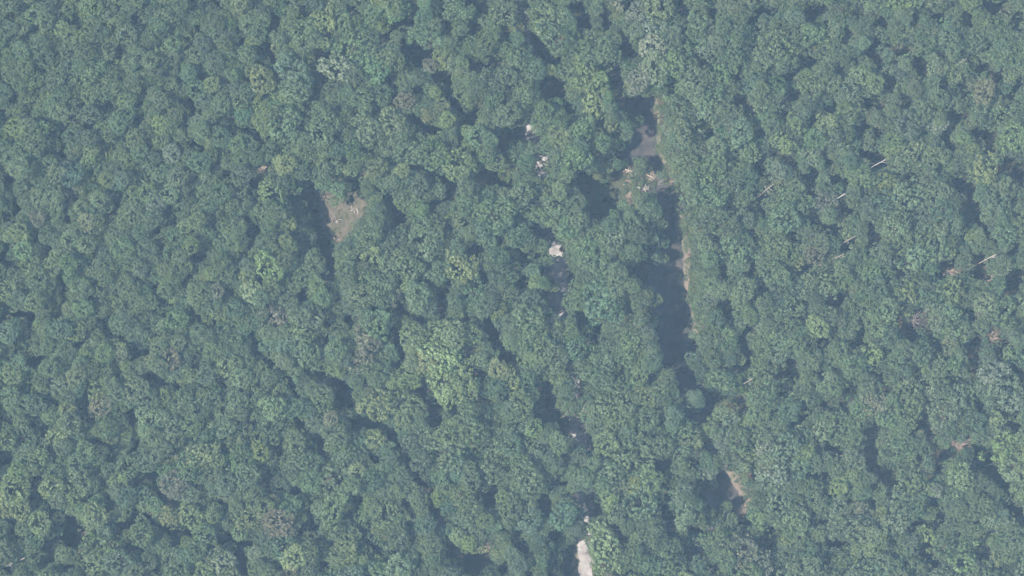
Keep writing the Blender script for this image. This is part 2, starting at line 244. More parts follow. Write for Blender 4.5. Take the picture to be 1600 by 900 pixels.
CROWNS_TXT = '''
645 525 20 g 680 522 22 g 665 562 20 g 690 560 24 g 695 600 24 g 702 620 18 g 718 575 16 g 637 592 20 b 590 635 22 g 630 630 24 g 732 610 18 b 780 577 16 b 795 590 14 b 687 777 13 y 545 872 14 b
910 118 24 b 930 153 26 b 900 140 14 b 425 302 22 b 420 420 20 b 710 255 24 b 795 268 18 b 775 255 14 b 530 107 23 p 503 33 20 b 410 125 20 b 404 150 6 y 505 68 9 b
190 548 10 y 195 572 8 b 1537 143 18 k 1565 700 24 g 1585 735 22 g 1590 767 15 g 1447 837 16 b 1212 377 20 b 990 760 12 y 1018 750 18 b 945 847 24 b
22 767 24 b 30 790 18 b 62 817 18 b 162 855 26 b 150 878 20 b 147 807 18 b 265 810 14 b 200 837 9 b 297 807 18 b 222 835 18 m 387 810 18 b 82 762 18 b
995 20 16 p 1015 45 20 p 1020 75 20 p 1020 105 22 p 1000 125 18 p 990 140 11 p 1550 585 20 p 1565 610 22 p 1582 628 16 p 1205 742 22 p 392 456 16 p 1160 860 24 p 1190 880 18 p 350 880 20 p
632 157 14 k 672 102 11 k 575 530 18 k 562 562 18 k 275 755 22 k 155 635 17 k 265 560 16 k 60 340 12 k 430 500 22 k 1275 397 16 k 640 640 10 m
665 57 22 m 715 20 18 m 720 45 12 m 620 18 16 m 550 70 24 m 475 45 18 m 460 115 26 d 460 140 20 d 585 110 20 m 622 105 14 m 520 140 14 d 560 150 18 m 590 142 14 m 680 145 10 b 690 165 11 b 700 185 12 b
668 183 10 b 728 150 14 m 735 125 12 m 770 125 18 m 762 72 18 m 790 22 20 m 792 180 18 m 762 172 13 m 575 200 20 m 500 210 22 m 440 190 24 m 475 187 14 m 540 40 14 m
855 30 26 m 870 60 26 m 882 80 12 m 930 62 16 m 950 85 18 m 925 92 14 m 902 100 12 m 958 58 11 m 1050 60 18 m 1050 100 20 m 1050 135 22 m 1088 62 16 m 1085 130 20 m 1142 70 16 m 1150 95 14 m 1150 35 14 m
1112 145 18 m 1130 168 14 m 1062 165 18 m 965 197 12 m 955 185 9 m 905 207 18 m 872 212 16 b 850 190 14 m 808 100 16 m 815 130 16 m 815 165 12 m 862 108 8 b
870 245 14 m 895 248 20 m 930 240 16 m 922 258 12 m 830 292 16 m 850 300 16 m 870 320 20 m 895 330 18 m 890 352 18 m 862 342 14 m 902 370 14 m 912 388 16 m 935 372 16 m 962 372 18 m 985 347 16 m
1010 345 18 m 1022 335 10 m 1000 367 14 m 962 395 14 m 985 392 12 m 945 402 12 m 920 408 16 m 892 384 10 b 1012 395 14 m 1085 238 14 m 1070 228 14 m 1097 280 18 m 1120 260 20 m 1112 310 18 m 1142 285 16 m
1130 342 18 m 1105 345 16 m 1090 322 12 m 1098 392 12 m 1094 420 13 m 1097 442 11 m 1107 405 12 m 1152 395 18 m 1158 372 11 m 1002 279 6 m
940 470 26 m 922 455 16 m 965 468 14 m 957 490 16 m 1007 467 9 b 1028 468 8 b 1000 502 20 m 1012 520 13 m 985 515 14 m 965 520 16 m 1003 545 14 m 1018 560 11 m 998 567 13 m 978 558 13 m 958 545 14 m
830 500 22 m 818 480 16 m 845 512 16 m 868 522 12 m 893 520 11 m 850 542 18 m 870 560 18 m 900 545 18 m 930 552 14 m 915 577 16 m 940 592 20 m 960 602 16 m 990 600 14 m 1030 607 13 m 1012 620 16 m 1040 640 14 m
980 630 20 m 950 640 20 m 1012 655 18 m 930 648 14 m 962 662 16 m 880 632 10 m 1105 478 11 m 1107 500 12 m 1120 528 15 m 1142 540 12 m 1112 560 13 m 1125 592 20 m 1150 600 11 m 1160 482 14 m 1172 495 11 m 1190 545 14 m
1380 510 22 m 1368 492 13 m 1378 542 16 m 1330 572 18 m 1415 550 14 m 1400 562 14 m 1420 602 20 m 1490 573 14 m 1475 648 22 m 1500 640 12 m 1390 640 20 m 1430 718 26 m 1435 760 22 m 1418 692 14 m
1500 752 20 m 1482 772 16 m 1540 788 14 m 1310 760 14 b 1332 745 12 b 1500 795 12 m 529 297 11 m 534 311 9 m 573 294 11 m 586 318 9 b 1240 538 14 m
'''
_t = CROWNS_TXT.split()
CROWNS = [(float(_t[i]), float(_t[i+1]), float(_t[i+2]), _t[i+3]) for i in range(0, len(_t), 4)]
# standing dead trunks: foot of the part in view, top of it
SNAGS = trip('1371 259 1383 250, 1309 310 1321 303, 1327 377 1337 369, 1306 401 1319 397, 1199 295 1208 288, 1150 607 1176 592, 3 890 20 880, 31 875 39 872, 1540 404 1557 397, 1320 692 1338 703, 1503 97 1511 92', 4)
for q in SNAGS:
    for f in (0.4, 0.9): GAPS.append((q[0]+(q[2]-q[0])*f, q[1]+(q[3]-q[1])*f, 1.5))
for f in (0.0, 0.25, 0.5, 0.75): GAPS.append((1420+22*f, 515-36*f, 9))
def along(pts, r, step=5):
    for (ax, ay), (bx, by) in zip(pts[:-1], pts[1:]):
        n = max(1, int(math.hypot(bx-ax, by-ay)/step))
        for k in range(n): LIT.append((ax+(bx-ax)*k/n, ay+(by-ay)*k/n, r))
along([(1025, 155), (1030, 195), (1032, 235), (1044, 272)], 3)
along([(1065, 334), (1069, 362), (1072, 400), (1076, 450), (1084, 490), (1088, 524)], 3)
along([(1140, 738), (1152, 758), (1171, 788)], 4)
along([(909, 852), (914, 880), (916, 900), (917, 915)], 8, 6)
G = np.array(GAPS); LT = np.array(LIT)

# ------------------------------------------------------------------ creek, road, terrain
BANK = [(972, -170), (985, -60), (1005, 40), (1018, 110), (1024, 150), (1029, 195), (1031, 235), (1045, 272), (1062, 330), (1066, 362), (1070, 400), (1074, 450), (1083, 500), (1090, 535),
        (1093, 570), (1106, 612), (1124, 645), (1128, 690), (1136, 732), (1150, 760), (1168, 792), (1150, 825), (1130, 870), (1122, 930), (1118, 1010), (1110, 1090)]
HALF = [24, 24, 26, 28, 29, 28, 30, 26, 26, 25, 24, 34, 40, 38, 32, 30, 26, 22, 24, 26, 26, 22, 22, 22, 22, 22]
def w2(px, py): p = at(px, py); return (p.x, p.y)
cen = []
for i, (p, h) in enumerate(zip(BANK, HALF)):
    a = BANK[max(i-1, 0)]; c = BANK[min(i+1, len(BANK)-1)]
    dx, dy = c[0]-a[0], c[1]-a[1]; L = math.hypot(dx, dy)
    cen.append((p[0]-dy/L*h, p[1]+dx/L*h))
cenw = [w2(*p) for p in cen]; halfw = [h*M_PX for h in HALF]
ROADPX = [(800, -160), (812, -40), (818, 80), (826, 198), (846, 248), (860, 320), (868, 391), (877, 462), (886, 545), (897, 620), (908, 720), (915, 800), (913, 850), (914, 900), (915, 960), (918, 1060)]
roadw = [w2(*p) for p in ROADPX]
BAR, BAR2 = w2(990, 288), w2(1030, 276)
def creek_depth(x, y):
    """how deep the bed lies below the forest floor"""
    best = np.full(np.shape(x), -9.0)
    for i in range(len(cenw)-1):
        (ax, ay), (bx, by) = cenw[i], cenw[i+1]
        dx, dy = bx-ax, by-ay; L = dx*dx+dy*dy
        t = np.clip(((x-ax)*dx+(y-ay)*dy)/L, 0, 1)
        d = np.hypot(x-(ax+t*dx), y-(ay+t*dy)); hw = halfw[i]*(1-t)+halfw[i+1]*t
        best = np.maximum(best, hw-d)
    bar = np.maximum(np.exp(-((x-BAR[0])**2/14+(y-BAR[1])**2/26)), 0.9*np.exp(-((x-BAR2[0])**2/5+(y-BAR2[1])**2/4)))   # a gravel bar under the driftwood
    return np.clip((best+1.5)/2.2, 0, 1)*1.3*(1-0.85*bar)
def und(x, y):
    return 0.25*np.sin(x*0.11+1.3)*np.cos(y*0.09) + 0.15*np.sin(x*0.31+y*0.23)
def hgt(x, y):
    x = np.asarray(x, float); y = np.asarray(y, float)
    rd = np.clip((seg_dist(x, y, roadw)-3.0)/4.0, 0, 1)
    return und(x, y)*rd*np.clip(1-creek_depth(x, y)/1.3, 0, 1) - creek_depth(x, y)
xs = np.concatenate([[-1600, -900, -500, -300, -220], np.arange(-180, 180.1, 1.5), [220, 300, 500, 900, 1600]])
ys = np.concatenate([[-1600, -900, -500, -300, -180], np.arange(-130, 130.1, 1.5), [180, 300, 500, 900, 1600]])
X, Y = np.meshgrid(xs, ys); Z = hgt(X, Y)
edge = (np.abs(X) > 185) | (np.abs(Y) > 135); Z[edge] = 0
nx, ny = len(xs), len(ys)
V = np.stack([X.ravel(), Y.ravel(), Z.ravel()], 1)
F = [(j*nx+i, j*nx+i+1, (j+1)*nx+i+1, (j+1)*nx+i) for j in range(ny-1) for i in range(nx-1)]
tag(link_mesh('forest_floor', V, F, M_FLOOR, smooth=True), kind='structure')

def strip(name, pl, half_l, half_r, z, mat, across=4, drape=True):
    """a sheet along a polyline of world points; half_l / half_r numbers or lists of widths to either side"""
    pts, hl, hr = [], [], []
    for i in range(len(pl)-1):
        n = max(2, int(math.dist(pl[i], pl[i+1])/1.2))
        for k in range(n):
            t = k/n; pts.append((pl[i][0]*(1-t)+pl[i+1][0]*t, pl[i][1]*(1-t)+pl[i+1][1]*t))
            for src, dst in ((half_l, hl), (half_r, hr)):
                dst.append(src if not isinstance(src, (list, tuple)) else src[i]*(1-t)+src[i+1]*t)
    P = np.array(pts)
    for _ in range(3): P[1:-1] = (P[:-2]+2*P[1:-1]+P[2:])/4
    V, F = [], []
    for i, p in enumerate(P):
        t = P[min(i+1, len(P)-1)]-P[max(i-1, 0)]; t = t/np.hypot(*t); nrm = np.array([-t[1], t[0]])
        ww = 0.45*math.sin(i*0.42)+0.35*math.sin(i*0.23+1.1) if 'bank' in name else 0.0
        jl = ww+0.18*math.sin(i*0.9)+0.12*math.sin(i*2.3+1)+rng.normal(0, 0.06); jr = -ww+0.18*math.sin(i*0.7+2)+0.12*math.sin(i*1.9)+rng.normal(0, 0.06)
        for k in range(across+1):
            f = k/across; q = p + nrm*((hl[i]+jl)*(1-f) - (hr[i]+jr)*f)
            V.append((q[0], q[1], (float(hgt(q[0], q[1])) if drape else 0)+z))
        if i:
            o = (i-1)*(across+1)
            for k in range(across): F.append((o+k, o+k+1, o+across+2+k, o+across+1+k))
    o = link_mesh(name, V, F, mat, smooth=True); tag(o, kind='structure'); return o
strip('creek_bed', cenw, [h+0.4 for h in halfw], [h+0.4 for h in halfw], 0.03, M_BED, across=8)
strip('creek_water', cenw, [h-0.1 for h in halfw], [h-0.1 for h in halfw], -0.85, M_WATER, across=4, drape=False)
bankw = [w2(*p) for p in BANK]
strip('sandy_bank', bankw[2:10], [0.7, 0.7, 0.8, 0.7, 0.8, 1.0, 1.2, 0.9], [0.7, 0.6, 0.6, 0.7, 0.9, 1.0, 0.9, 0.9], 0.06, M_SAND, across=4)
strip('sandy_bank', bankw[9:15], [0.8, 0.7, 0.7, 0.7, 0.8, 0.3], [0.8, 0.9, 0.7, 0.8, 0.9, 0.3], 0.06, M_SAND, across=4)
strip('sandy_bank', bankw[17:22], [0.6, 1.2, 2.0, 2.4, 0.8], [0.7, 1.0, 0.9, 0.9, 0.5], 0.06, M_SAND, across=4)
strip('road_verge', roadw, 2.6, 3.3, 0.02, M_VERGE, across=6)
strip('gravel_road', roadw, 1.9, 1.55, 0.045, M_GRAVEL, across=6)

def blob_patch(name, poly, z, mat, sub=3, jit=0.35):
    """a ground patch with an uneven outline: rings from the middle to the outline"""
    P = np.array([w2(*p) for p in poly]); out = []
    for i in range(len(P)):
        a, c = P[i], P[(i+1) % len(P)]
        for k in range(sub): out.append(a*(1-k/sub)+c*k/sub + rng.normal(0, jit, 2)*(0.5 if k == 0 else 1))
    P = np.array(out); c0 = P.mean(0); n = len(P); V, F = [(c0[0], c0[1], float(hgt(*c0))+z)], []
    rings = 4
    for r_ in range(1, rings+1):
        for p in P:
            q = c0+(p-c0)*r_/rings; V.append((q[0], q[1], float(hgt(q[0], q[1]))+z))
    for k in range(n):
        F.append((0, 1+k, 1+(k+1) % n))
        for r_ in range(rings-1):
            o = 1+r_*n; F.append((o+k, o+n+k, o+n+(k+1) % n, o+(k+1) % n))
    me = link_mesh(name, V, F, mat, smooth=True); tag(me, kind='structure'); return me
CLEAR = [(556, 292), (574, 300), (580, 322), (572, 345), (556, 362), (540, 384), (524, 388), (514, 368), (500, 352), (498, 322), (504, 300), (515, 282), (530, 278), (540, 300), (548, 312)]
blob_patch('grass_clearing', CLEAR, 0.05, M_DRY, jit=0.25)
for (x, y, a, b_) in trip('412 264 10 5, 571 271 7 5, 519 281 9 6, 509 304 4 7, 562 637 6 5, 135 830 5 6, 136 850 4 4, 124 864 5 5, 762 855 10 6, 722 868 5 4, 1503 697 13 6, 1486 692 8 4, 1514 684 5 5, 1555 518 8 8, 1550 534 6 6, 1549 437 10 8, 1484 425 12 7, 1110 830 10 6, 986 312 9 12, 992 281 17 13, 975 264 8 4, 1016 276 12 6, 880 389 6 7, 840 249 5 4, 1067 343 6 9, 524 344 9 5, 512 346 5 5, 526 373 4 6, 610 291 3 3', 4):
    n = 9
    blob_patch('bare_soil', [(x+a*math.cos(2*math.pi*k/n), y+b_*math.sin(2*math.pi*k/n)) for k in range(n)], 0.09, M_SOIL, sub=3, jit=0.42)

# ------------------------------------------------------------------ tree meshes
def unit_dirs(n, zmin=-1.0, zmax=1.0):
    z = rng.uniform(zmin, zmax, n); a = rng.uniform(0, 2*math.pi, n); s = np.sqrt(1-z*z)
    return np.stack([s*np.cos(a), s*np.sin(a), z], 1)
def crown_data(n_lobe, lobe_r, n_sub, sub_r, n_leaf, leaf, flat=0.8, ragged=0.0, spread=0.62):
    """leaf quads of a crown of about unit radius: lobes on a dome, leaf clumps on the lobes, leaves on the clumps"""
    i = np.arange(n_lobe)+0.5; z = 1-1.35*i/n_lobe; a = math.pi*(1+5**0.5)*i + rng.uniform(0, 6.3)
    s = np.sqrt(np.clip(1-z*z, 0, 1)); d = np.stack([s*np.cos(a), s*np.sin(a), z], 1) + rng.normal(0, 0.16, (n_lobe, 3))
    d /= np.linalg.norm(d, axis=1, keepdims=True)
    rad = spread*(1+rng.normal(0, 0.10+ragged*0.14, n_lobe)); lr = lobe_r*(1+rng.normal(0, 0.18, n_lobe))
    az = np.arctan2(d[:, 1], d[:, 0]); p2, p3 = rng.uniform(0, 6.28, 2)
    rad = rad*(1+(0.10+0.10*min(ragged, 1))*np.sin(2*az+p2)+(0.06+0.12*min(ragged, 1))*np.sin(3*az+p3))
    lc = d*rad[:, None]*np.array([1, 1, flat])
    sc_, sv = [], []
    for k in range(n_lobe):
        u = unit_dirs(n_sub); u = u[(u@d[k]) > -0.25]
        p = lc[k]+u*lr[k]*np.array([1, 1, 0.9])
        ok = np.ones(len(p), bool)
        for j in range(n_lobe):
            if j != k: ok &= np.linalg.norm(p-lc[j], axis=1) > lr[j]*0.86
        p, u = p[ok], u[ok]
        keep = rng.random(len(p)) > ragged*0.35
        sc_.append(p[keep]); sv.append(u[keep])
    sc_, sv = np.concatenate(sc_), np.concatenate(sv)
    ns = len(sc_); srad = sub_r*(1+rng.normal(0, 0.25, ns)); shue = rng.normal(0, 0.14, ns)
    P = np.repeat(sc_, n_leaf, 0); U = np.repeat(sv, n_leaf, 0)
    q = unit_dirs(len(P)); q += U*0.7+np.array([0, 0, 0.35]); q /= np.linalg.norm(q, axis=1, keepdims=True)
    P = P+q*np.repeat(srad, n_leaf)[:, None]
    nrm = q+rng.normal(0, 0.24, q.shape); nrm /= np.linalg.norm(nrm, axis=1, keepdims=True)
    t = np.cross(nrm, unit_dirs(len(P))); t /= np.linalg.norm(t, axis=1, keepdims=True); bt = np.cross(nrm, t)
    sz = leaf*rng.uniform(0.6, 1.35, len(P))[:, None]
    V = np.stack([P+t*sz*0.62, P+bt*sz*0.42, P-t*sz*0.62, P-bt*sz*0.42], 1).reshape(-1, 3)
    val = np.clip(0.5+np.repeat(shue, n_leaf)+rng.normal(0, 0.10, len(P)), 0, 1)
    return V, val
def crown_mesh(name, mat, **kw):
    V, val = crown_data(**kw)
    return quad_mesh(name, V, val, mat)
def quad_mesh(name, V, val, mat):
    me = bpy.data.meshes.new(name); n = len(V)//4
    me.vertices.add(n*4); me.vertices.foreach_set('co', V.astype(np.float32).ravel())
    me.loops.add(n*4); me.loops.foreach_set('vertex_index', np.arange(n*4, dtype=np.int32))
    me.polygons.add(n); me.polygons.foreach_set('loop_start', np.arange(0, n*4, 4, dtype=np.int32))
    a = me.attributes.new('leaf', 'FLOAT', 'FACE'); a.data.foreach_set('value', val.astype(np.float32))
    me.materials.append(mat); me.update(calc_edges=True)
    return me
def trunk_vf(n_limb=6):
    """trunk of unit height (foot at 0) with limbs rising into the crown; widths in units of height"""
    parts = [tube([(0, 0, -0.03), (0.004, 0.003, 0.15), (-0.006, 0.004, 0.4), (0.006, -0.004, 0.65), (0, 0, 0.88)], [0.011, 0.008, 0.0065, 0.005, 0.002], 7)]
    for k in range(n_limb):
        a = 2*math.pi*k/n_limb+random.uniform(-0.4, 0.4); z0 = random.uniform(0.42, 0.68); L = random.uniform(0.11, 0.17)
        c, s = math.cos(a), math.sin(a)
        parts.append(tube([(0, 0, z0), (c*L*0.45, s*L*0.45, z0+0.06), (c*L, s*L, z0+0.17)], [0.005, 0.004, 0.0015], 5))
    return merge(parts)
def plain_mesh(name, vf, mat):
    me = bpy.data.meshes.new(name); me.from_pydata([tuple(v) for v in vf[0]], [], vf[1]); me.materials.append(mat)
    me.polygons.foreach_set('use_smooth', [True]*len(me.polygons)); return me
PROTO = []     # (style, mesh)
for k in range(5): PROTO.append(('dense', crown_mesh('crown', M_LEAF, n_lobe=22, lobe_r=0.36, n_sub=44, sub_r=0.09, n_leaf=9, leaf=0.095, flat=0.85)))
for k in range(6): PROTO.append(('lumpy', crown_mesh('crown', M_LEAF, n_lobe=20, lobe_r=0.31, n_sub=34, sub_r=0.12, n_leaf=11, leaf=0.095, flat=0.85, ragged=0.6, spread=0.70)))
for k in range(6): PROTO.append(('ragged', crown_mesh('crown', M_LEAF, n_lobe=28, lobe_r=0.19, n_sub=22, sub_r=0.10, n_leaf=10, leaf=0.095, flat=0.62, ragged=1.3, spread=0.80)))
for k in range(3): PROTO.append(('small', crown_mesh('crown', M_LEAF, n_lobe=9, lobe_r=0.48, n_sub=30, sub_r=0.18, n_leaf=9, leaf=0.17, flat=0.9, ragged=0.5, spread=0.6)))
STYLE = {}
for i, (s, m) in enumerate(PROTO): STYLE.setdefault(s, []).append(i)
TRUNKS = [plain_mesh('trunk', trunk_vf(), M_BARK) for _ in range(4)]

# ------------------------------------------------------------------ where every tree stands
sunv = np.array(SUN); LP = np.array([[*at(x, y, 0)] for x, y, _ in LT]); LP[:, 2] = -0.3
trees = []     # dict per tree
def centre(px, py, zc): p = at(px, py, zc); return p.x, p.y
def shades(x, y, zc, rad, vr):
    """would a crown here keep the sun from a spot that lies in the sun?"""
    k = rad/vr
    d = np.array([x, y, zc])-LP; d = d*np.array([1, 1, k]); s = sunv*np.array([1, 1, k]); s = s/np.linalg.norm(s)
    t = d@s; dist = np.linalg.norm(d-t[:, None]*s, axis=1)
    if np.any((t > 0) & (dist < rad*0.92+LT[:, 2]*M_PX*0.8)): return True
    dx, dy = x-LP[:, 0], y-LP[:, 1]; sh = math.hypot(sunv[0], sunv[1])          # the trunk's own shadow
    al = (dx*sunv[0]+dy*sunv[1])/sh; pe = np.abs(dx*sunv[1]-dy*sunv[0])/sh
    return bool(np.any((al > -0.5) & (al*sunv[2]/sh < zc) & (pe < 0.25+LT[:, 2]*M_PX*0.45)))
def canopy(px, py): return 16.5+1.3*math.sin(px*0.021+1)*math.cos(py*0.026)+1.0*math.sin(px*0.07+py*0.05)
def fits(px, py, r):
    kr, kg = (0.90, 0.62) if px < 400 else (0.93, 0.88) if px < 1060 else (0.92, 0.78)
    if np.any(np.hypot(G[:, 0]-px, G[:, 1]-py) < r*kr+G[:, 2]*kg): return False
    return not np.any(np.hypot(LT[:, 0]-px, LT[:, 1]-py) < r*0.92+LT[:, 2]*0.95)
def try_tree(px, py, r, tone, style, heights, manual=False):
    for h in heights:
        rad = r*M_PX*1.04; vr = min(rad*random.uniform(0.68, 1.05), h*0.42); zc = h-vr*0.85
        x, y = centre(px, py, zc)
        if shades(x, y, zc, rad, vr): continue
        g = float(hgt(x, y)); c = np.array(TONES[tone])
        if seg_dist(np.array(x), np.array(y), roadw) < 2.2 and h < 5: continue
        c = c*(1+random.gauss(0, 0.13))*(1+np.array([random.gauss(0, 0.06), random.gauss(0, 0.03), random.gauss(0, 0.08)]))
        trees.append(dict(px=px, py=py, r=r, tone=tone, style=style, x=x, y=y, g=g, h=h-g, rad=rad, vr=vr, zc=zc-g, tint=np.clip(c, 0.01, 0.4), rz=random.uniform(0, 6.28),
                          proto=random.choice(STYLE[style]), manual=manual, mode='tree'))
        cell.setdefault((int(px//40), int(py//40)), []).append(len(trees)-1)
        cov[max(0, int((py-r*0.85+300)//4)):int((py+r*0.85+300)//4)+1, max(0, int((px-r*0.85+300)//4)):int((px+r*0.85+300)//4)+1] |= disc(px, py, r)
        return True
    return False
cov = np.zeros((380, 555), bool)          # 4-step cells from (-300, -300)
def disc(px, py, r):
    j0, j1 = max(0, int((py-r*0.85+300)//4)), int((py+r*0.85+300)//4)+1
    i0, i1 = max(0, int((px-r*0.85+300)//4)), int((px+r*0.85+300)//4)+1
    j1, i1 = min(j1, cov.shape[0]), min(i1, cov.shape[1])
    jj, ii = np.mgrid[j0:j1, i0:i1]
    return np.hypot(ii*4-298-px, jj*4-298-py) < r*0.85
cell = {}
def near_ok(px, py, r, f):
    ci, cj = int(px//40), int(py//40)
    for i in range(ci-2, ci+3):
        for j in range(cj-2, cj+3):
            for t in cell.get((i, j), ()):
                q = trees[t]
                if math.hypot(q['px']-px, q['py']-py) < f*(r+q['r']): return False
    return True
def style_for(px):
    u = random.random()
    if px < 430: return 'dense' if u < 0.75 else 'lumpy'
    if px < 1060: return 'lumpy' if u < 0.75 else 'dense'
    return 'ragged' if u < 0.6 else 'lumpy'
def tone_for(px, py):
    u = random.random()
    if 1038 < px < 1135 and 140 < py < 500: return 'v' if u < 0.8 else 'm'
    if math.hypot((px-682)/52, (py-572)/66) < 1 and u < 0.85: return 'g'
    if math.hypot((px-608)/30, (py-632)/24) < 1 and u < 0.6: return 'g'
    if px > 1060 and random.random() < 0.45: return 'v'
    if u < 0.66: return 'm'
    if u < 0.84: return 'd'
    if u < 0.965: return 'b'
    if u < 0.972: return 'p'
    return 'k' if u > 0.993 else 'm'
for (px, py, r, tone) in sorted(CROWNS, key=lambda c: -c[2]):
    h = canopy(px, py)+(1.2 if r > 17 else -1.0)
    try_tree(px, py, r, tone, style_for(px), [h, h-3, h-6, 7.0, 5.0, 3.5], manual=True)
for lev, tries in ((30, 160), (26, 400), (22, 1200), (18, 4000), (14.5, 7000), (11.5, 11000)):
    for _ in range(tries):
        px, py = random.uniform(-260, 1860), random.uniform(-260, 1160)
        r = lev*random.uniform(0.9, 1.1)
        if px < 470-(py-450)*0.3 and r > 15+(py > 600)*6: continue
        if px < 900 and r > 29: continue
        if near_ok(px, py, r, 0.64) and fits(px, py, r):
            h = canopy(px, py)+random.gauss(0, 1.3)+min(r-15, 8)*0.10
            try_tree(px, py, r, tone_for(px, py), style_for(px), [h, h-3])
# lower trees in what is still open
for lev in (11, 9, 7.5, 6):
    free = np.argwhere(~cov); rng.shuffle(free)
    for j, i in free:
        if cov[j, i]: continue
        px, py = i*4-298+random.uniform(-2, 2), j*4-298+random.uniform(-2, 2)
        if px < -250 or px > 1850 or py < -250 or py > 1150: continue
        r = lev*random.uniform(0.9, 1.1)
        if fits(px, py, r*0.92):
            h = min(canopy(px, py)-random.uniform(1.5, 5.5), 4+r*0.95)
            try_tree(px, py, r, tone_for(px, py) if random.random() < 0.75 else 'd', 'small' if r < 9 else style_for(px), [h, h*0.6])
# trees that keep the sun off the dark gaps
TX = np.array([[t['x'], t['y'], t['zc']+t['g'], t['rad'], t['vr']] for t in trees]); extra = []
def shaded(P):
    T = TX if not extra else np.concatenate([TX, np.array(extra)])
    k = T[:, 3]/T[:, 4]; d = T[:, :3]-P; d = d*np.stack([k*0+1, k*0+1, k], 1); s3 = np.stack([k*0+sunv[0], k*0+sunv[1], k*sunv[2]], 1)
    s3 /= np.linalg.norm(s3, axis=1, keepdims=True); t = (d*s3).sum(1)
    return np.any((t > 0) & (np.linalg.norm(d-t[:, None]*s3, axis=1) < T[:, 3]*0.8))
n_shade = n_open = 0
for (gx, gy, gr) in GAPS:
    if gr < 4: continue
    for ox, oy in ((0, 0), (0.6, 0.3), (-0.6, -0.3), (0.3, -0.6), (-0.3, 0.6)):
        px, py = gx+ox*gr, gy+oy*gr
        if np.any(np.hypot(LT[:, 0]-px, LT[:, 1]-py) < LT[:, 2]+3): continue
        P = np.array([*at(px, py, 0)])
        if shaded(P): continue
        done = False
        for zc in (11, 13, 9, 14.5, 7, 16, 5.5)+((18.5, 20.5, 22.5) if creek_depth(P[0], P[1]) > 0.3 or seg_dist(P[0], P[1], roadw) < 2.5 else ()):
            for r in (14, 11, 9):
                for _ in range(3):
                    Q = P+sunv*((zc+random.uniform(-0.7, 0.7))/sunv[2]); rad = r*M_PX*1.04
                    Q[:2] += np.array([random.uniform(-1, 1), random.uniform(-1, 1)])*rad*0.5
                    d = Vector(Q)-CAM; f = d.dot(fwd); qx = 800+d.dot(right)/f*cam.lens/36*1600; qy = 450-d.dot(upv)/f*cam.lens/36*1600
                    if not fits(qx, qy, r*(0.92 if zc < 18 else 0.5)): continue
                    n0 = len(trees)
                    if try_tree(qx, qy, r, 'd' if random.random() < 0.4 else 'm', 'small' if r < 9 else style_for(qx), [Q[2]+rad*0.7]):
                        t = trees[-1]; extra.append([t['x'], t['y'], t['zc']+t['g'], t['rad'], t['vr']]); done = True; break
                if done: break
            if done: break
        n_shade += done; n_open += (not done)
print('SHADE', n_shade, 'left open', n_open)
# young growth under the gaps
under = []
for _ in range(12000):
    x, y = random.uniform(-165, 165), random.uniform(-115, 115)
    under.append((x, y))
U = np.array(under)
keep = (seg_dist(U[:, 0], U[:, 1], roadw) > 3.6) & (creek_depth(U[:, 0], U[:, 1]) < 0.15)
ok2 = np.min(np.hypot(U[:, None, 0]-LP[None, :, 0], U[:, None, 1]-LP[None, :, 1])-LT[None, :, 2]*M_PX, axis=1) > 1.1
clw = np.array([w2(*p) for p in CLEAR])
def inside(pts, poly):
    r_ = np.zeros(len(pts), bool); n = len(poly)
    for i in range(n):
        a, c = poly[i], poly[(i+1) % n]
        m = (a[1] > pts[:, 1]) != (c[1] > pts[:, 1])
        with np.errstate(divide='ignore', invalid='ignore'):
            xx = (c[0]-a[0])*(pts[:, 1]-a[1])/(c[1]-a[1])+a[0]
        r_ ^= m & (pts[:, 0] < xx)
    return r_
U = U[keep & ok2 & ~inside(U, clw)]

# ------------------------------------------------------------------ the 300 trees that show largest are things; the rest of the wood is one mass
def in_frame(t): return -t['r']*0.2 < t['px'] < 1600+t['r']*0.2 and -t['r']*0.2 < t['py'] < 900+t['r']*0.2
seen = sorted([t for t in trees if in_frame(t)], key=lambda t: -(t['r']+(6 if t['manual'] else 0)+(8 if t['tone'] in 'ypk' and t['manual'] else 0)))
solo = seen[:300]; solo_id = {id(t) for t in solo}
rest = [t for t in trees if id(t) not in solo_id]
LAND = [('the sandy clearing', 540, 338), ('the white gravel patch', 870, 391), ('the white road end', 913, 872), ('the small pinkish gravel patch', 847, 248), ('the grey creek bed', 1008, 228),
        ('the driftwood logs', 992, 285), ('the dark creek pool', 1045, 490), ('the bare sandy bend', 1155, 775), ('the yellow-green clump', 685, 570), ('the leafless tree', 1432, 495),
        ('the pale speckled trees', 1565, 605), ('the white-flecked tree', 1197, 708), ('the bright tree on the edge', 1573, 715), ('the brownish domed tree', 275, 755),
        ('the pink soil spots', 130, 848), ('the pale round tree', 392, 456), ('the yellow-flecked tree', 190, 555), ('the tan soil patch', 412, 264), ('the white dead trunk', 1377, 254),
        ('the round straw-toned tree', 1537, 143), ('the pale streamside row', 1015, 75), ('the top left corner', 0, 0), ('the middle of the top edge', 610, 0), ('the top right corner', 1600, 0),
        ('the long dark gap', 535, 610), ('the black hollow near the bottom', 745, 880), ('the square dark hollow', 1230, 578), ('the bottom right corner', 1600, 900), ('the left edge midway', 0, 450),
        ('the lime-coloured treetop', 687, 777), ('the dark gap over the clearing', 655, 90), ('the wide dark shade west of the logs', 935, 303), ('the two-part dark hollow', 1375, 735), ('the domed pale green tree', 530, 107)]
DIRS = ['right of', 'above and right of', 'above', 'above and left of', 'left of', 'below and left of', 'below', 'below and right of']
TONEW = {'m': 'mid-green', 'b': 'bright green', 'y': 'yellow-green', 'd': 'dark green', 'p': 'pale grey-green', 'k': 'brownish green', 'v': 'light soft green', 'g': 'light yellow-green'}
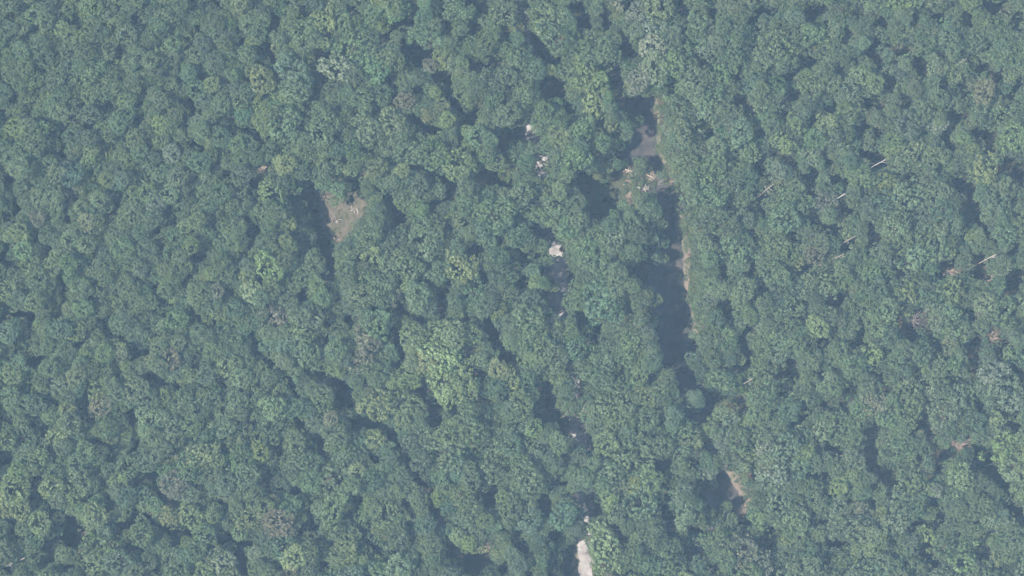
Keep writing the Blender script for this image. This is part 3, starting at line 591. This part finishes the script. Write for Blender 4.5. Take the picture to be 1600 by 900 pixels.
STYW = {'dense': 'smooth-crowned', 'lumpy': 'lumpy', 'ragged': 'ragged', 'small': 'bushy'}
ORD = ['nearest', 'second', 'third', 'fourth', 'fifth', 'sixth', 'seventh', 'eighth', 'ninth', 'tenth', 'eleventh', 'twelfth']
bucket = {}
for t in solo:
    nm, lx, ly = min(LAND, key=lambda l: math.hypot(l[1]-t['px'], l[2]-t['py']))
    dist = math.hypot(lx-t['px'], ly-t['py'])
    size = 'very broad' if t['r'] > 21 else 'broad' if t['r'] > 17 else 'mid-sized' if t['r'] > 13 else 'narrow'
    where = 'right at' if dist < 9 else DIRS[int(round(math.atan2(ly-t['py'], t['px']-lx)/(math.pi/4))) % 8]
    t['dist'] = dist
    bucket.setdefault((size, STYW[t['style']], TONEW[t['tone']], where, nm), []).append(t)
for (size, sty, tone, where, nm), ts in bucket.items():
    ts.sort(key=lambda t: t['dist'])
    for k, t in enumerate(ts):
        t['label'] = f'{size} {sty} {tone} tree {where} {nm}' if len(ts) == 1 else f'{ORD[k]} {size} {sty} {tone} tree {where} {nm}'
for t in solo:
    root = empty('broadleaf_tree', (t['x'], t['y'], t['g']), t['rz'])
    tag(root, t['label'], 'tree', 'broadleaf trees of the wood')
    tr = bpy.data.objects.new('trunk', random.choice(TRUNKS)); COL.objects.link(tr); tr.parent = root
    hh = t['zc']+t['vr']*0.3; tr.scale = (max(hh, t['rad']*4.0)*0.8,)*2+(hh/0.88,)
    cr = bpy.data.objects.new('crown', PROTO[t['proto']][1]); COL.objects.link(cr); cr.parent = root
    cr.location = (0, 0, t['zc']); e_ = random.uniform(0.84, 1.19); cr.scale = (t['rad']*e_, t['rad']/e_, t['vr'])
    cr['tint'] = [float(v) for v in t['tint']]

# the mass of the wood and the undergrowth: points that carry crowns
src = bpy.data.collections.new('crown_sources')
for i, (s, m) in enumerate(PROTO):
    V = np.empty(len(m.vertices)*3, np.float32); m.vertices.foreach_get('co', V); V = V.reshape(-1, 3)
    o = bpy.data.objects.new('source_%02d' % i, m); src.objects.link(o)
tsrc = bpy.data.collections.new('trunk_sources')
for i, m in enumerate(TRUNKS):
    o = bpy.data.objects.new('trunk_source_%02d' % i, m); tsrc.objects.link(o)
def gn_scatter(name, layers, kind_label):
    """ONE object: points with position, turn, size, colour and which mesh; layers: (collection, loc, scale, rz, idx, tint)"""
    V = np.concatenate([l[1] for l in layers]); me = bpy.data.meshes.new(name)
    me.vertices.add(len(V)); me.vertices.foreach_set('co', V.astype(np.float32).ravel())
    def attr(n, ty, arr, key):
        a = me.attributes.new(n, ty, 'POINT'); a.data.foreach_set(key, np.asarray(arr).ravel())
    attr('scl', 'FLOAT_VECTOR', np.concatenate([l[2] for l in layers]).astype(np.float32), 'vector')
    rz = np.concatenate([l[3] for l in layers]); attr('rot', 'FLOAT_VECTOR', np.stack([rz*0, rz*0, rz], 1).astype(np.float32), 'vector')
    attr('idx', 'INT', np.concatenate([l[4] for l in layers]).astype(np.int32), 'value')
    tint = np.concatenate([l[5] for l in layers]); attr('tint', 'FLOAT_COLOR', np.concatenate([tint, np.ones((len(tint), 1))], 1).astype(np.float32), 'color')
    attr('lay', 'INT', np.concatenate([np.full(len(l[1]), i) for i, l in enumerate(layers)]).astype(np.int32), 'value')
    o = bpy.data.objects.new(name, me); COL.objects.link(o)
    ng = bpy.data.node_groups.new(name, 'GeometryNodeTree')
    ng.interface.new_socket('Geometry', in_out='INPUT', socket_type='NodeSocketGeometry'); ng.interface.new_socket('Geometry', in_out='OUTPUT', socket_type='NodeSocketGeometry')
    N, L = ng.nodes, ng.links; gi = N.new('NodeGroupInput'); go = N.new('NodeGroupOutput'); jn = N.new('GeometryNodeJoinGeometry')
    def named(n, ty):
        a = N.new('GeometryNodeInputNamedAttribute'); a.data_type = ty; a.inputs['Name'].default_value = n
        return next(s for s in a.outputs if s.enabled and s.name == 'Attribute')
    for i, l in enumerate(layers):
        ip = N.new('GeometryNodeInstanceOnPoints'); ci = N.new('GeometryNodeCollectionInfo')
        ci.inputs['Collection'].default_value = l[0]; ci.inputs['Separate Children'].default_value = True; ci.inputs['Reset Children'].default_value = True
        cmp_ = N.new('FunctionNodeCompare'); cmp_.data_type = 'INT'; cmp_.operation = 'EQUAL'
        ia = [s for s in cmp_.inputs if s.enabled]
        L.new(named('lay', 'INT'), ia[0]); ia[1].default_value = i
        L.new(gi.outputs[0], ip.inputs['Points']); L.new(cmp_.outputs[0], ip.inputs['Selection'])
        L.new(ci.outputs[0], ip.inputs['Instance']); ip.inputs['Pick Instance'].default_value = True
        L.new(named('idx', 'INT'), ip.inputs['Instance Index'])
        er = N.new('FunctionNodeEulerToRotation'); L.new(named('rot', 'FLOAT_VECTOR'), er.inputs[0]); L.new(er.outputs[0], ip.inputs['Rotation'])
        L.new(named('scl', 'FLOAT_VECTOR'), ip.inputs['Scale']); L.new(ip.outputs[0], jn.inputs[0])
    L.new(jn.outputs[0], go.inputs[0])
    md = o.modifiers.new('scatter', 'NODES'); md.node_group = ng
    tag(o, kind_label[0], kind_label[1], kind='stuff'); return o
A = lambda k: np.array([t[k] for t in rest])
x, y, g, zc, vr, rad = (A(k) for k in ('x', 'y', 'g', 'zc', 'vr', 'rad'))
n = len(rest); jit = lambda: rng.uniform(0.92, 1.1, n)
hh = zc+vr*0.3
gn_scatter('woodland', [
    (src, np.stack([x, y, g+zc], 1), np.stack([rad*jit(), rad*jit(), vr], 1), A('rz'), A('proto'), np.array([t['tint'] for t in rest])),
    (tsrc, np.stack([x, y, g], 1), np.stack([hh*0.8, hh*0.8, hh/0.88], 1), A('rz'), rng.integers(0, len(TRUNKS), n), np.zeros((n, 3)))],
    ('mass of smaller green treetops filling the wood between the larger trees', 'woodland'))
m = len(U); s = rng.uniform(0.25, 0.95, m); gz = hgt(U[:, 0], U[:, 1])
tn = np.array([TONES['d']]*m)*rng.uniform(0.8, 1.5, (m, 1))*(1+rng.normal(0, 0.08, (m, 3)))
gn_scatter('undergrowth', [(src, np.stack([U[:, 0], U[:, 1], gz+s*0.35], 1), np.stack([s, s, s*rng.uniform(0.6, 1.1, m)], 1), rng.uniform(0, 6.28, m), rng.choice(STYLE['small'], m), np.clip(tn, 0.01, 0.3))],
           ('low leafy undergrowth on the shaded forest floor in the gaps', 'undergrowth'))
# dry tufts on the clearing
tp = rng.uniform(clw.min(0), clw.max(0), (1500, 2)); tp = tp[inside(tp, clw)][:200]
k = len(tp); s = rng.uniform(0.08, 0.24, k)
tn = np.array([[0.13, 0.13, 0.06]])*rng.uniform(0.7, 1.4, (k, 1))
gn_scatter('grass_tufts', [(src, np.stack([tp[:, 0], tp[:, 1], hgt(tp[:, 0], tp[:, 1])+s*0.3], 1), np.stack([s, s, s*0.8], 1), rng.uniform(0, 6.28, k), rng.choice(STYLE['small'], k), tn)],
           ('dry grass tufts scattered over the sandy clearing', 'grass'))

# low brush that breaks the edges of the sandy bank, the road and the clearing
bp_ = []
for pl, off, n_ in ((BANK[3:16], 5.0, 260), (BANK[17:23], 7.0, 70), (BANK[3:16], -6.0, 90)):
    for _ in range(n_):
        i = random.randrange(len(pl)-1); t = random.random(); o_ = off+random.gauss(0, 3.0)
        (ax, ay), (bx, by) = pl[i], pl[i+1]; L_ = math.hypot(bx-ax, by-ay); bp_.append(w2(ax+(bx-ax)*t+(by-ay)/L_*o_, ay+(by-ay)*t-(bx-ax)/L_*o_))
for sgn in (-1, 1):
    for _ in range(170):
        i = random.randrange(len(roadw)-1); t = random.random(); o_ = sgn*random.uniform(1.9, 3.4); (ax, ay), (bx, by) = roadw[i], roadw[i+1]; L_ = math.hypot(bx-ax, by-ay)
        bp_.append((ax+(bx-ax)*t-(by-ay)/L_*o_, ay+(by-ay)*t+(bx-ax)/L_*o_))
for _ in range(70):
    i = random.randrange(len(clw)); t = random.random(); q = clw[i]*(1-t)+clw[(i+1) % len(clw)]*t; bp_.append(tuple(q+np.array([random.gauss(0, 0.5), random.gauss(0, 0.5)])))
for _ in range(75): q = w2(random.gauss(993, 13), random.gauss(287, 12)); bp_.append(q)
bp_ = np.array(bp_); k = len(bp_); s = rng.uniform(0.2, 0.6, k); tn = np.array([TONES[random.choice('mvbd')] for _ in range(k)])*rng.uniform(0.85, 1.15, (k, 1))
gn_scatter('bank_brush', [(src, np.stack([bp_[:, 0], bp_[:, 1], hgt(bp_[:, 0], bp_[:, 1])+s*0.4], 1), np.stack([s, s*rng.uniform(0.7, 1.3, k), s*0.9], 1), rng.uniform(0, 6.28, k), rng.choice(STYLE['small'], k), tn)],
           ('low green brush along the edges of the sandy bank and the road', 'brush'))

# ------------------------------------------------------------------ dead trunks, the leafless tree, the flecked tree
def branch_vf(p0, d, L, r0, depth):
    """a limb with twigs"""
    d = d.normalized(); side = d.orthogonal().normalized()
    p1 = p0+d*L*0.5+side*L*random.uniform(-0.08, 0.08); p2 = p0+d*L+Vector((0, 0, 0.12*L))
    parts = [tube([p0, p1, p2], [r0, r0*0.7, r0*0.25], 5)]
    if depth:
        for k in range(3):
            t = random.uniform(0.35, 0.95); q = p0.lerp(p2, t)
            nd = (d+Vector((random.uniform(-1, 1), random.uniform(-1, 1), random.uniform(-0.3, 0.7)))*0.75)
            parts.append(branch_vf(q, nd, L*random.uniform(0.35, 0.55), r0*0.55, depth-1))
    return merge(parts)
SNAG_LABEL = ['white dead trunk leaning across a dark gap between green crowns', 'short white dead trunk on a brownish crown', 'pale double-stemmed dead trunk over a narrow dark gap',
              'thin pale dead stem lying level by a brownish tree', 'white dead stub beside the tree row east of the creek', 'long pinkish dead trunk slanting up below the creek pool', 'grey dead trunk leaning at the bottom left corner of the wood',
              'small grey dead tip right of the corner trunk', 'pink-grey dead trunk slanting over the gap near the right edge', 'thin pinkish dead stem pointing down beside a long dark gap', 'short pale dead top on a mid-green crown below the top edge hollow']
for i, (x0, y0, x1, y1) in enumerate(SNAGS):
    h = canopy(x1, y1)+(2.0 if i in (0, 5) else random.uniform(0.5, 1.2)); a = at(x1, y1, h); ln = random.uniform(0.10, 0.24); an = random.gauss(0.57, 0.25)
    foot = Vector((a.x-math.cos(an)*ln*h, a.y-math.sin(an)*ln*h, 0)); foot.z = float(hgt(foot.x, foot.y)); c = foot.lerp(a, 0.72)
    root = empty('dead_tree', foot); tag(root, SNAG_LABEL[i], 'dead tree', 'dead trunks standing in the wood')
    v, f = tube([Vector((0, 0, -0.2)), (c-foot)*0.5+Vector((0.08, -0.05, 0)), c-foot, c.lerp(a, 0.5)-foot+Vector((0.05, 0.06, 0)), a-foot], [0.18, 0.15, 0.12, 0.10, 0.04], 7)
    link_mesh('trunk', v, f, M_DEAD if i in (0, 1) else M_LOG, root, smooth=True)
    for k in range(3):
        q = c.lerp(a, random.uniform(0.1, 0.85))-foot; an = random.uniform(0, 6.28)
        v, f = branch_vf(q, Vector((math.cos(an), math.sin(an), 0.5)), random.uniform(0.6, 1.3), 0.05, 1)
        link_mesh('branch', v, f, M_DEAD, root, smooth=True)
# leafless tree
p = at(1424, 510, 0); p.z = float(hgt(p.x, p.y)); root = empty('leafless_tree', p)
tag(root, 'leafless pinkish grey tree with bare spreading twigs amid green crowns', 'bare tree')
top = at(1428, 500, 11.0)-p
v, f = tube([Vector((0, 0, -0.2)), top*0.5, top], [0.28, 0.22, 0.14], 7); link_mesh('trunk', v, f, M_TWIG, root, smooth=True)
for k in range(24):
    an = 2*math.pi*k/24+random.uniform(-0.3, 0.3)
    L = random.uniform(1.1, 2.4)*(1.6 if 0.2 < an < 1.5 else 1.0)
    v, f = branch_vf(top*random.uniform(0.72, 1.0), Vector((math.cos(an), math.sin(an), random.uniform(0.25, 1.4))), L, 0.055, 2)
    link_mesh('limb', v, f, M_TWIG, root, smooth=True)
# white-flecked tree
def flecked(px, py, r, label, nfleck, h=15.0):
    rad = r*M_PX; zc = h-rad*0.8; q = at(px, py, zc); root = empty('flowering_tree', (q.x, q.y, float(hgt(q.x, q.y))))
    tag(root, label, 'tree')
    tr = bpy.data.objects.new('trunk', TRUNKS[0]); COL.objects.link(tr); tr.parent = root; tr.scale = (11, 11, zc/0.85)
    cr = bpy.data.objects.new('crown', PROTO[STYLE['ragged'][0]][1]); COL.objects.link(cr); cr.parent = root; cr.location = (0, 0, zc); cr.scale = (rad, rad, rad*0.95); cr['tint'] = list(TONES['p'])
    V, val = crown_data(n_lobe=12, lobe_r=0.30, n_sub=nfleck, sub_r=0.10, n_leaf=4, leaf=0.075, ragged=1.0, spread=0.74)
    bl = bpy.data.objects.new('blossom', quad_mesh('blossom', V*np.array([1.05, 1.05, 1.12]), val, M_BLOSSOM)); COL.objects.link(bl); bl.parent = root; bl.location = (0, 0, zc); bl.scale = (rad, rad, rad*0.95)
flecked(1197, 708, 15, 'pale tree heavily flecked with white blossom beside the bare sandy bend', 13, 18.5)
flecked(190, 552, 9, 'small yellowish tree speckled with pale blossom between dull green crowns', 5, 17.0)

# ------------------------------------------------------------------ driftwood in the creek, brush in the clearing
LOGS = [(972, 264, 1000, 272, 0.30, 'weathered tan log lying slantwise across the creek gravel'), (978, 270, 996, 262, 0.18, 'short tan log crossing the slantwise log in the creek'),
        (973, 289, 1002, 291, 0.20, 'thin grey-green log lying level below the small creek tree'), (994, 293, 1015, 296, 0.26, 'bleached white log with a forked root in the creek'),
        (1012, 272, 1028, 282, 0.22, 'brown log against the foot of the sandy bank'), (1002, 404, 1020, 410, 0.22, 'bleached fork of driftwood over the upper edge of the dark pool'),
        (962, 245, 972, 240, 0.2, 'short pink-tan log at the west edge of the grey creek bed'), (1018, 186, 1031, 187, 0.18, 'pale log sticking level out of the upper sandy bank'),
        (1029, 187, 1029, 205, 0.15, 'pale log standing along the upper sandy bank'), (856, 590, 872, 602, 0.2, 'long pale log lying slantwise beside the hidden part of the road'),
        (1100, 824, 1108, 831, 0.25, 'pale log end on brown earth south of the sandy bend')]
for (x0, y0, x1, y1, rr, lab) in LOGS:
    rr *= 0.6
    a, c = at(x0, y0, 0), at(x1, y1, 0); a.z = float(hgt(a.x, a.y))+rr; c.z = float(hgt(c.x, c.y))+rr*1.4
    if creek_depth(a.x, a.y) > 0.9: a.z = max(a.z, -0.75)
    if creek_depth(c.x, c.y) > 0.9: c.z = max(c.z, -0.65)
    root = empty('fallen_log', a); tag(root, lab, 'log', 'logs fallen on the ground')
    d = c-a; v, f = tube([Vector((0, 0, 0)), d*0.4+Vector((0.06, 0.05, 0.04)), d*0.75, d], [rr, rr*0.9, rr*0.75, rr*0.45], 7)
    wood = M_DEAD if 'white' in lab else M_LOG
    link_mesh('stem', v, f, wood, root, smooth=True)
    for k in range(5 if 'fork' in lab else 4):
        q = d*random.uniform(0.6, 1.0) if 'fork' in lab else d*random.uniform(0.3, 0.9); an = random.uniform(0, 6.28)
        v, f = branch_vf(q, Vector((math.cos(an), math.sin(an), 0.35)), random.uniform(0.8, 1.7), rr*0.5, 1); link_mesh('branch', v, f, wood, root, smooth=True)
for (x0, y0, sx, sy, nl, lab) in ((557, 329, 8, 7, 16, 'larger pile of bleached sticks in the middle of the sandy clearing'), (522, 344, 11, 3, 9, 'long low drift of bleached sticks on the west side of the clearing'), (992, 268, 11, 5, 14, 'tangle of grey tan sticks on the upper end of the gravel bar'), (1006, 295, 9, 4, 12, 'tangle of grey sticks round the forked white log in the creek')):
    c = at(x0, y0, 0); c.z = float(hgt(c.x, c.y))+0.05; root = empty('brush_pile', c); tag(root, lab, 'brush pile')
    for k in range(nl):
        q = Vector((random.gauss(0, sx*0.5)*M_PX, random.gauss(0, sy*0.5)*M_PX, 0.1+0.05*(k % 6))); an = random.uniform(0, 3.14); L = random.uniform(0.5, 1.3)
        d = Vector((math.cos(an), math.sin(an), random.uniform(-0.1, 0.2)))*L
        v, f = tube([q-d*0.5, q+Vector((0.04, 0.03, 0.02)), q+d*0.5], [0.07, 0.06, 0.035], 6); link_mesh('stick', v, f, M_LOG if k % 3 else M_DEAD, root, smooth=True)

# ------------------------------------------------------------------ haze
hm = bpy.data.materials.new('haze'); hm.use_nodes = True; nt = hm.node_tree; nt.nodes.remove(nt.nodes['Principled BSDF'])
pv = nt.nodes.new('ShaderNodeVolumePrincipled'); pv.inputs['Color'].default_value = (*HAZE_COLOR, 1); pv.inputs['Density'].default_value = HAZE_DENSITY
pv.inputs['Absorption Color'].default_value = (1, 1, 1, 1)
pv.inputs['Anisotropy'].default_value = 0.0
nt.links.new(pv.outputs[0], nt.nodes['Material Output'].inputs['Volume'])
S, z0, z1 = 1700.0, -2.6, CAM.z+20
hv = [(-S, -S, z0), (S, -S, z0), (S, S, z0), (-S, S, z0), (-S, -S, z1), (S, -S, z1), (S, S, z1), (-S, S, z1)]
hf = [(3, 2, 1, 0), (4, 5, 6, 7), (0, 1, 5, 4), (1, 2, 6, 5), (2, 3, 7, 6), (3, 0, 4, 7)]
tag(link_mesh('haze', hv, hf, hm), kind='stuff')
print('TREES', len(trees), 'solo', len(solo), 'rest', len(rest), 'under', m, 'polys', sum(len(p[1].polygons) for p in PROTO))
